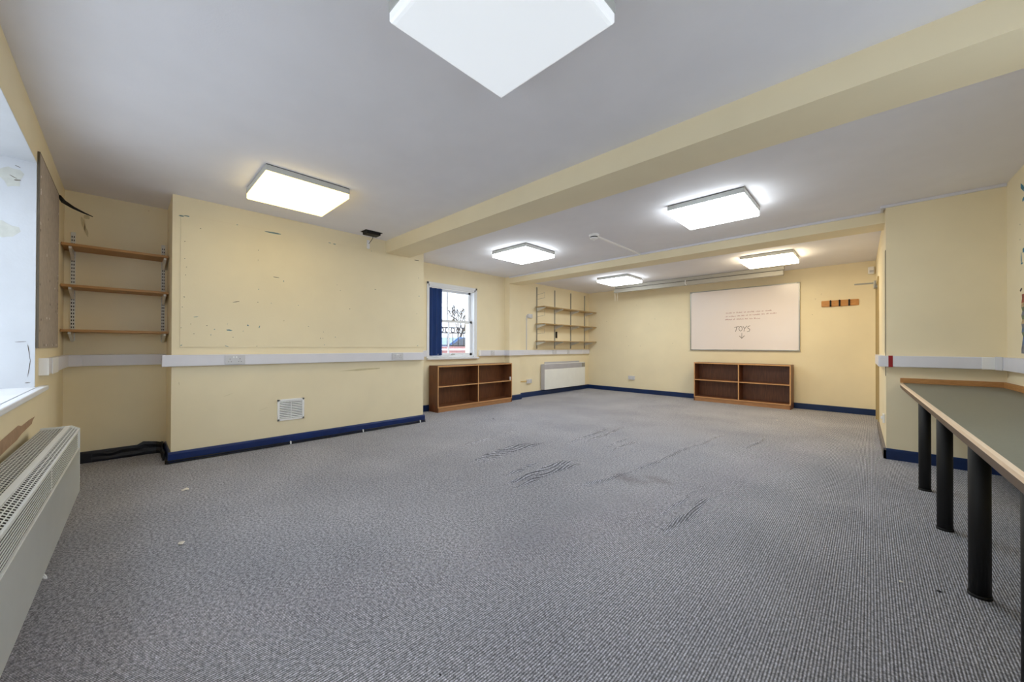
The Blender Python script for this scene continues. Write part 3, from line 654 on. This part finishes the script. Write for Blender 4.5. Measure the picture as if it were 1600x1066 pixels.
# ------------------------------------------------------------------ heaters
t = thing('convector_heater', 'long white convector heater with slotted grilles below the near window', 'heater', (-3.50, -.20, 0), math.radians(-1.22))
L_ = 1.90; DB = -.155   # local: x along, y 0 at front face, z up
b = MB(); b.prism([(DB, .19), (0, .19), (0, .455), (-.008, .458), (-.008, .575), (-.034, .588), (DB, .588)], 'x', .0, L_)
b.build('casing', heat_d, t, False)
b = MB(); b.prism([(DB-.001, .188), (.002, .188), (.002, .458), (-.006, .458), (-.01, .2), (DB-.001, .2)], 'x', 0, L_)
b.box(0, L_, -.004, .002, .188, .459, .001)
for xx in (-.004, L_):  b.prism([(DB-.002, .186), (.003, .186), (.003, .581), (-.032, .602), (DB-.002, .602)], 'x', xx, xx+.004)
b.build('front_panel', heat_w, t, False)
def bars(b, P, lens, wid, nu, tu, nv, tv, th=.0015):
    """lattice in plane P(u,v,h): nu bars running along u, nv bars across"""
    def bar(u0, u1, v0, v1):
        vs = [P(u0, v0, 0), P(u1, v0, 0), P(u1, v1, 0), P(u0, v1, 0), P(u0, v0, th), P(u1, v0, th), P(u1, v1, th), P(u0, v1, th)]
        v = [b.bm.verts.new(q) for q in vs]
        for q in ((4,5,6,7),(0,1,5,4),(1,2,6,5),(2,3,7,6),(3,0,4,7)): b.bm.faces.new([v[i] for i in q])
    for i in range(nu):
        c = wid*i/(nu-1); bar(0, lens, max(0, c-tu/2), min(wid, c+tu/2))
    for i in range(nv):
        c = lens*i/(nv-1); bar(max(0, c-tv/2), min(lens, c+tv/2), 0, wid)
b = MB(); bars(b, lambda u, v, h: (u, DB+v, .592+h), L_, .098, 9, .0035, 70, .005, .0015)
b.box(0, L_, DB+.096, -.036, .592, .6, 0)
b.build('top_grille', heat_w, t, False)
b = MB(); s2 = math.hypot(.031, .021)
bars(b, lambda u, v, h: (u, -.034+.031*v/s2+h*.55, .599-.021*v/s2+h*.83), L_, s2, 4, .0035, 80, .007, .001)
b.build('chamfer_grille', heat_w, t, False)
b = MB(); bars(b, lambda u, v, h: (u, -.006+h, .46+v), L_, .12, 11, .0055, 3, .02, .0015); b.box(0, L_, -.006, .002, .572, .580, .001)
b.build('front_grille', heat_w, t, False)
b = MB(); b.tube([(1.16, -.004, .19), (1.16, .004, .175), (1.17, .008, .168), (1.18, .004, .174), (1.18, -.004, .19)], .003, 6); b.build('clip', bright_w, t, False)

t = thing('panel_heater', 'wide cream panel heater on the bay wall under the far shelves', 'heater', (XB, 7.5, .12))
x1 = XB+.125; y0, y1 = 6.69, 8.37
b = MB(); b.box(XB+.012, x1-.012, y0, y1, .125, .70, .006); lab(b.build('casing', heat_band, t), 'grey side casing')
b = MB(); b.box(x1-.014, x1, y0+.004, y1-.004, .125, .585, .004); b.build('front_panel', heat_w, t)
b = MB(); b.box(x1-.014, x1-.004, y0+.004, y1-.004, .588, .70, .002)
for i in range(9): z = .597+i*.011; b.box(x1-.005, x1-.001, y0+.01, y1-.16, z, z+.005)
b.build('outlet_grille', heat_band, t)
b = MB(); b.box(x1-.006, x1+.001, y1-.15, y1-.01, .595, .695, .003); b.cyl((x1, y1-.06, .645), (x1+.008, y1-.06, .645), .02); lab(b.build('control_panel', metal, t), 'grey control panel')
b = MB(); b.box(XB, XB+.012, y0+.14, y1-.1, .3, .745, .002); b.build('back_plate', heat_band, t)
b = MB(); b.box(x1-.05, x1-.01, y0+.02, y1-.02, .70, .712, .004); b.build('top_rail', heat_w, t)

# ------------------------------------------------------------------ bookcases
def bookcase(name, label, w_, d_, h_, loc, rz):
    """local: x along width 0..w, y depth 0 (back)..-d (front), z up"""
    t = thing(name, label, 'bookcase', loc, rz); k = .018; pl = .075
    for x in (0, w_-k):
        b = MB(); b.box(x, x+k, -d_, 0, 0, h_-k, .001); b.box(x, x+k, -d_-.002, -d_, pl, h_, 0, 1); b.build('side_panel', [teak, lip], t, False)
    b = MB(); b.box(0, w_, -d_, 0, h_-k, h_, .001); b.box(0, w_, -d_-.0025, -d_, h_-k-.004, h_, 0, 1); b.build('top', [teak, lip], t, False)
    b = MB(); b.box(w_/2-k/2, w_/2+k/2, -d_+.002, -.006, pl, h_-k); b.box(w_/2-k/2, w_/2+k/2, -d_-.002, -d_+.002, pl, h_-k, 0, 1); b.build('divider', [teak, lip], t, False)
    zm = pl + (h_-pl)/2
    for (a, c) in ((k, w_/2-k/2), (w_/2+k/2, w_-k)):
        b = MB(); b.box(a, c, -d_+.006, -.006, zm-k/2, zm+k/2); b.box(a, c, -d_+.002, -d_+.006, zm-k/2, zm+k/2, 0, 1); b.build('shelf', [teak, lip], t, False)
    b = MB(); b.box(k, w_-k, -d_, -.006, pl, pl+k); b.box(k, w_-k, -d_-.002, -d_, pl-.002, pl+k, 0, 1); b.build('bottom', [teak, lip], t, False)
    b = MB(); b.box(k, w_-k, -.006, 0, pl, h_-k); b.build('back_panel', teak, t, False)
    b = MB(); b.box(k, w_-k, -d_+.008, -d_+.026, 0, pl-.002); b.build('plinth', plinth_m, t, False)
    return t
t = bookcase('bookcase', 'low empty teak bookcase under the sash window', 1.80, .25, .775, (XW+.022, 5.445, 0), math.radians(-90))
t.rotation_euler = (0, 0, math.radians(90)); t.location = (XW+.022, 3.645, 0)
b = MB(); b.box(1.765, 1.781, -.24, -.21, .42, .50, .002); lab(b.build('paper_tag', bright_w, t, False), 'small white tag inside')
yb = YFX(-1.8)-.022
t = bookcase('bookcase', 'low empty teak bookcase against the far wall under the whiteboard', 1.60, .28, .79, (-2.585, yb, 0), 0)
t.rotation_euler = (0, 0, -math.atan(.15/5.735))

# ------------------------------------------------------------------ whiteboard
yw = YFX(-1.8)-.012; ang = -math.atan(.15/5.735)
t = thing('whiteboard', 'large framed whiteboard on the far wall with TOYS and a down arrow written on it', 'whiteboard', (-1.828, yw, 1.66), ang)
W2, H2 = .93, .623
b = MB()
b.box(-W2, -W2+.018, -.02, .004, -H2, H2, .003); b.box(W2-.018, W2, -.02, .004, -H2, H2, .003); b.box(-W2, W2, -.02, .004, H2-.016, H2, .003); b.box(-W2, W2, -.022, .004, -H2, -H2+.02, .003)
b.build('frame', alu, t, False)
b = MB()
for sx in (-1, 1):
    for sz in (-1, 1): b = MB(); b.box(sx*(W2+.003), sx*(W2-.045), -.024, .004, sz*(H2+.003), sz*(H2-.022), .003); b.build('corner_cap', metal, t, False)
def stroke(b, pts, w_=.006, mi=1):
    for (p, q) in zip(pts[:-1], pts[1:]):
        p = Vector(p); q = Vector(q); d = (q-p); n = Vector((-d.y, d.x)).normalized() * w_/2; e = d.normalized()*w_*.3
        vs = [p-e+n, p-e-n, q+e-n, q+e+n]; f = b.bm.faces.new([b.bm.verts.new((v.x, -.0126, v.y)) for v in vs]); f.material_index = mi
b = MB(); b.box(-W2+.01, W2-.01, -.012, 0, -H2+.01, H2-.01)
def L(x): return x + 1.828
tx, tz, s_ = L(-1.905), 1.415-1.66, .10
stroke(b, [(tx-.02, tz+s_*.86), (tx+.055, tz+s_)], .008); stroke(b, [(tx+.02, tz+s_*.92), (tx, tz)], .008)
o = [(tx+.085+.028*math.cos(a), tz+.055+.045*math.sin(a)) for a in [2*PI*i/10 for i in range(11)]]; stroke(b, o, .008)
stroke(b, [(tx+.125, tz+s_), (tx+.155, tz+.055), (tx+.19, tz+s_+.006)], .008); stroke(b, [(tx+.155, tz+.055), (tx+.14, tz)], .008)
stroke(b, [(tx+.245, tz+s_+.01), (tx+.21, tz+s_-.01), (tx+.205, tz+.065), (tx+.24, tz+.04), (tx+.235, tz+.005), (tx+.195, tz-.01)], .008)
ax = L(-1.80); stroke(b, [(ax, 1.385-1.66), (ax, 1.285-1.66)], .007); stroke(b, [(ax-.04, 1.325-1.66), (ax, 1.28-1.66), (ax+.045, 1.33-1.66)], .009)
rr = random.Random(11)
for (xa, xb, zz, sl) in ((-2.075, -1.35, 1.782, .008), (-2.08, -1.31, 1.712, .022), (-2.09, -1.52, 1.652, 0)):
    x = L(xa)
    while x < L(xb):
        nlet = rr.choice((2, 3, 4, 6, 7)); z = zz - 1.66 + sl*(x-L(xa))/.75
        for _ in range(nlet):
            h = rr.uniform(.012, .024); k = rr.randrange(3)
            if k == 0: stroke(b, [(x, z), (x+.004, z+h), (x+.010, z+h*.3), (x+.013, z+h*.8)], .0035, 2)
            elif k == 1: stroke(b, [(x+.01, z+h), (x, z+h*.6), (x+.005, z), (x+.012, z+h*.3)], .0035, 2)
            else: stroke(b, [(x, z), (x+.002, z+h*1.1)], .0035, 2); stroke(b, [(x, z+h*.5), (x+.01, z+h*.6)], .0035, 2)
            x += .0175
        x += .022
lab(b.build('writing_surface', [wb_m, ink_k, ink_r], t, False), 'white surface with faint lines of writing, the word TOYS and a down arrow')
# coat rack
xr = -.37; yr = YFX(xr)
t = thing('coat_rack', 'short wooden coat rack with dark metal hooks on the far wall', 'coat rack', (xr, yr, 1.86))
b = MB(); b.box(xr-.235, xr+.235, yr-.022, yr, 1.808, 1.912, .008); b.build('rack_board', hook_w, t)
for dx in (-.115, .0, .12):
    b = MB(); b.box(xr+dx-.012, xr+dx+.012, yr-.028, yr-.02, 1.806, 1.914, .003); b.tube([(xr+dx, yr-.026, 1.90), (xr+dx, yr-.05, 1.895), (xr+dx, yr-.06, 1.912)], .006, 6); b.tube([(xr+dx, yr-.026, 1.83), (xr+dx, yr-.05, 1.815), (xr+dx, yr-.06, 1.84)], .006, 6)
    b.build('hook', black, t)
# alarm sensor
xs_ = .02; ysn = YFX(xs_)
t = thing('alarm_sensor', 'small white motion sensor high in the far corner beside the door', 'sensor', (xs_, ysn, 2.36))
b = MB(); b.box(xs_-.045, xs_+.03, ysn-.05, ysn, 2.30, 2.42, .014); b.build('sensor_body', bright_w, t)
b = MB(); b.box(xs_-.03, xs_+.02, ysn-.056, ysn-.048, 2.32, 2.36, .004); b.build('lens', plastic2, t)
# projector screen case
t = thing('projector_screen', 'long rolled-up white projection screen case hung from the far ceiling', 'projector screen', (-2.62, 8.05, 2.42))
yc = 8.05
screen_m = mat('screen_case_paint', srgb(178, 174, 164), .5, var=.02)
b = MB(); b.box(-4.20, -1.055, yc-.03, yc+.05, 2.445, 2.515, .004); b.build('headbox', screen_m, t)
b = MB(); b.box(-4.20, -1.055, yc-.035, yc-.028, 2.438, 2.447); b.build('slot', dark, t)
b = MB(); b.box(-4.215, -1.06, yc-.05, yc+.03, 2.355, 2.437, .006); b.build('roller_case', screen_m, t)
b = MB(); b.tube([(-2.64, yc-.052, 2.46), (-2.65, yc-.062, 2.45), (-2.65, yc-.06, 2.38), (-2.63, yc-.05, 2.352)], .006, 6); b.build('strap', bright_w, t)
for cx_ in (-4.20, -4.14):
    b = MB(); b.cyl((cx_, yc-.02, 2.36), (cx_, yc-.02, 2.16), .0015, 5)
    for i in range(9): b.lathe([(.001, -.005), (.006, 0), (.001, .005)], (cx_, yc-.02, 2.345-.021*i), 6)
    b.build('pull_chain', bright_w, t)

# ------------------------------------------------------------------ desk
def XD(y): return .20 + (5.29-y)*.0225     # front edge
t = thing('desk', 'long grey-green laminate desk with pale wood edge along the right wall', 'desk', (.55, 3.0, 0))
b = MB(); yn = .75
top = [(XR(5.35)-.004, 5.345), (XR(yn)-.004, yn), (XD(yn)+.012, yn), (XD(4.9)+.012, 4.9), (XD(5.2)+.016, 5.22), (XD(5.35)+.03, 5.345)]
b.prism(top, 'z', .722, .761); b.build('desk_top', lam, t)
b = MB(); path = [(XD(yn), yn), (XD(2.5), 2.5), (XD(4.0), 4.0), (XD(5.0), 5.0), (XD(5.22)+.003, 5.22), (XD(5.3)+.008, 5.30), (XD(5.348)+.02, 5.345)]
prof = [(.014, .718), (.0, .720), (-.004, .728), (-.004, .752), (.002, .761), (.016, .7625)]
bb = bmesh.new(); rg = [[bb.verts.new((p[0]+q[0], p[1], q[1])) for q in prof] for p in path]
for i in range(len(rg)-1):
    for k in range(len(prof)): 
        f = bb.faces.new((rg[i][k], rg[i][(k+1) % len(prof)], rg[i+1][(k+1) % len(prof)], rg[i+1][k])); f.material_index = 1 if k < 3 or k == 5 else 0  # shade painted into the side as darker wood, lit top lip pale
bb.faces.new(rg[0]); bb.faces.new(rg[-1]); bmesh.ops.recalc_face_normals(bb, faces=bb.faces[:]); b.merge(bb, None); lab(b.build('desk_edge', [edge_wood, mat('desk_edge_shaded_side', srgb(104, 84, 68), .5, stretch=(20, 2, 20), scale=6)], t), 'rounded pale wood front edge')
b = MB(); b.box(.205, XR(5.34)-.004, 5.326, 5.347, .761, .808, .002)
b.prism([(XR(5.33)-.004, 5.33), (XR(yn)-.004, yn), (XR(yn)-.024, yn), (XR(5.33)-.024, 5.33)], 'z', .761, .806); lab(b.build('upstand', up_wood, t), 'brown wooden upstand strip')
for (x, y) in ((.297, 4.375), (.318, 3.51), (.342, 2.68), (.352, 1.905)):
    b = MB(); b.cyl((x, y, .012), (x, y, .722), .033, 28); b.cyl((x, y, 0), (x, y, .014), .036, 28); b.build('leg', black, t)

# torn poster on the right wall
t = thing('torn_poster', 'torn colourful strip of poster on the right wall above the desk', 'poster', (XR(5.2), 5.2, 1.35))
rr = random.Random(6)
cols = [('poster_red', (150, 70, 50)), ('poster_grey', (120, 120, 130)), ('poster_green', (110, 120, 90)), ('poster_tan', (190, 160, 120)), ('poster_blue', (90, 110, 140))]
b = MB(); pm = [mat(n_, srgb(*c_), .7, var=.35, scale=30) for n_, c_ in cols]
edge = [(4.95 + .025*rr.uniform(-1, 1), 1.06 + .033*i) for i in range(15)]
for i in range(14):
    (ya, za), (yb_, zb) = edge[i], edge[i+1]; m_i = rr.choice((1, 1, 2, 3, 4)) if i < 12 else 0
    vs = [(XR(ya)-.0015, ya, za), (XR(4.55)-.0015, 4.55, za), (XR(4.55)-.0015, 4.55, zb), (XR(yb_)-.0015, yb_, zb)]
    f = b.bm.faces.new([b.bm.verts.new(v) for v in vs]); f.material_index = m_i
b.build('poster_sheet', pm, t)

# ------------------------------------------------------------------ litter on the carpet
paper_m = mat('paper', srgb(232, 226, 214), .8)
def scrap(name, label, cat, x, y, s_, m_, seed, flat=.006):
    b = MB(); rr = random.Random(seed); bb = bmesh.new(); n = 7
    c = bb.verts.new((x, y, flat+.004)); ring = []
    for k in range(n):
        q = s_*(.6+.6*rr.random()); ring.append(bb.verts.new((x+q*math.cos(2*PI*k/n), y+q*.7*math.sin(2*PI*k/n), .0015+flat*rr.random())))
    low = [bb.verts.new((v.co.x, v.co.y, v.co.z-.0012)) for v in ring]
    for k in range(n): bb.faces.new((c, ring[k], ring[(k+1) % n])); bb.faces.new((ring[k], low[k], low[(k+1) % n], ring[(k+1) % n]))
    bb.faces.new(low[::-1]); b.merge(bb); return tag(b.build(name, m_), label, cat)
scrap('paper_scrap', 'white paper scrap on the carpet nearest the alcove', 'paper scrap', -3.70, .33, .035, paper_m, 1)
scrap('paper_scrap', 'white paper scrap on the carpet closer to the near heater end', 'paper scrap', -2.71, .225, .024, paper_m, 2)
scrap('debris_crumb', 'pale crumb on the carpet beside the third desk leg', 'crumb', .10, 2.58, .010, paper_m, 3, .003)
scrap('debris_crumb', 'dark crumb on the carpet just before the third desk leg', 'crumb', .22, 2.60, .010, black, 4, .003)
scrap('debris_crumb', 'dark crumb on the carpet in front of the bookcase under the window', 'crumb', -4.05, 3.95, .012, black, 5, .003)
scrap('debris_crumb', 'tiny dark crumb in the middle of the near carpet', 'crumb', -1.02, .75, .005, black, 6, .002)
scrap('debris_crumb', 'pale crumb on the carpet toward the far wall bookcase', 'crumb', -1.0, 6.95, .02, paper_m, 7, .003)

# ------------------------------------------------------------------ outside the sash window
GX = -7.0
ground_m = mat('pale_paving', srgb(214, 214, 214), .9, var=.05, scale=3)
b = MB(); b.box(-60, XW-.35, -40, 70, -.1, 0.0); b.box(1.3, 40, -40, 70, -.1, 0); b.box(XW-.3, 1.3, -40, -1.0, -.1, 0); struct(b.build('trim_4', ground_m), 'pale paving outside the window')
brick_m = mat('pink_brick', srgb(150, 108, 108), .9, var=.15, scale=12)
t = thing('garden_wall', 'low pinkish brick wall seen through the sash window', 'wall', (-11, 9, 0))
b = MB(); b.box(-11.1, -10.85, 2, 20, 0, 1.10); b.build('brickwork', brick_m, t)
b = MB(); b.box(-11.14, -10.81, 2, 20, .96, 1.02, .01); b.build('coping', white_paint, t)
rail_m = mat('railing_paint', srgb(30, 34, 46), .5)
t = thing('railing', 'ornate dark iron railing with ring tops seen through the sash window', 'railing', (-10.97, 9, 1.02))
b = MB(); x = -10.97
b.tube([(x, 4, 1.80), (x, 16, 1.80)], .024, 6); b.tube([(x, 4, 1.60), (x, 16, 1.60)], .024, 6); b.tube([(x, 4, 1.14), (x, 16, 1.14)], .02, 6)
b.build('rail', rail_m, t)
for i in range(28):
    y = 5.2+i*.26
    b = MB(); b.cyl((x, y, 1.08), (x, y, 1.62), .016, 6); b.build('baluster', rail_m, t)
    b = MB(); b.tube([(x, y+.085*math.cos(a), 1.70+.085*math.sin(a)) for a in [2*PI*k/12 for k in range(13)]], .024, 5); b.build('ring', rail_m, t)
# car
car_m = mat('blue_car_paint', srgb(70, 104, 150), .25); glass_d = mat('car_glass', srgb(60, 70, 84), .1)
t = thing('car', 'blue parked car behind the railing outside the window', 'car', (-14, 11.5, 0))
b = MB(); prof = [(8.9,.55),(9.0,.95),(9.9,1.08),(10.6,1.52),(12.4,1.54),(13.2,1.15),(13.9,1.02),(14.0,.55),(13.4,.4),(9.5,.4)]
b.prism(prof, 'x', -14.8, -13.1, bev=.05); b.build('car_body', car_m, t)
b = MB(); b.prism([(10.1,1.1),(10.7,1.46),(11.4,1.48),(11.4,1.1)], 'x', -13.12, -13.08); b.prism([(11.5,1.1),(11.5,1.48),(12.35,1.48),(12.95,1.14)], 'x', -13.12, -13.08); b.build('car_window', glass_d, t)
for y in (9.8, 13.1):
    b = MB(); b.cyl((-13.3, y, .33), (-13.05, y, .33), .33, 20); b.build('wheel', black, t)
# bare tree
bark = mat('bark', srgb(70, 64, 64), .9)
t = thing('bare_tree', 'leafless tree beyond the railing outside the window', 'tree', (-17, 13.5, 0))
b = MB(); rr = random.Random(3)
def branch(p, d, l, r, n):
    q = p + d*l; b.tube([p, (p+q)/2 + Vector((rr.uniform(-1,1), rr.uniform(-1,1), rr.uniform(-1,1)))*l*.05, q], [r, r*.85, r*.7], 5)
    if n == 0: return
    for _ in range(3 if n > 1 else 2):
        e = (d + Vector((rr.uniform(-.8,.8), rr.uniform(-.8,.8), rr.uniform(-.35,.6)))).normalized(); branch(q, e, l*rr.uniform(.6,.8), r*.68, n-1)
branch(Vector((-20, 16.0, 0)), Vector((0, 0, 1)), 1.25, .10, 6)
b.build('branches', bark, t)
b = MB(); b.cyl((-20, 16.0, 0), (-20, 16.0, 1.1), .09, 10, r1=.07); b.build('trunk', bark, t)
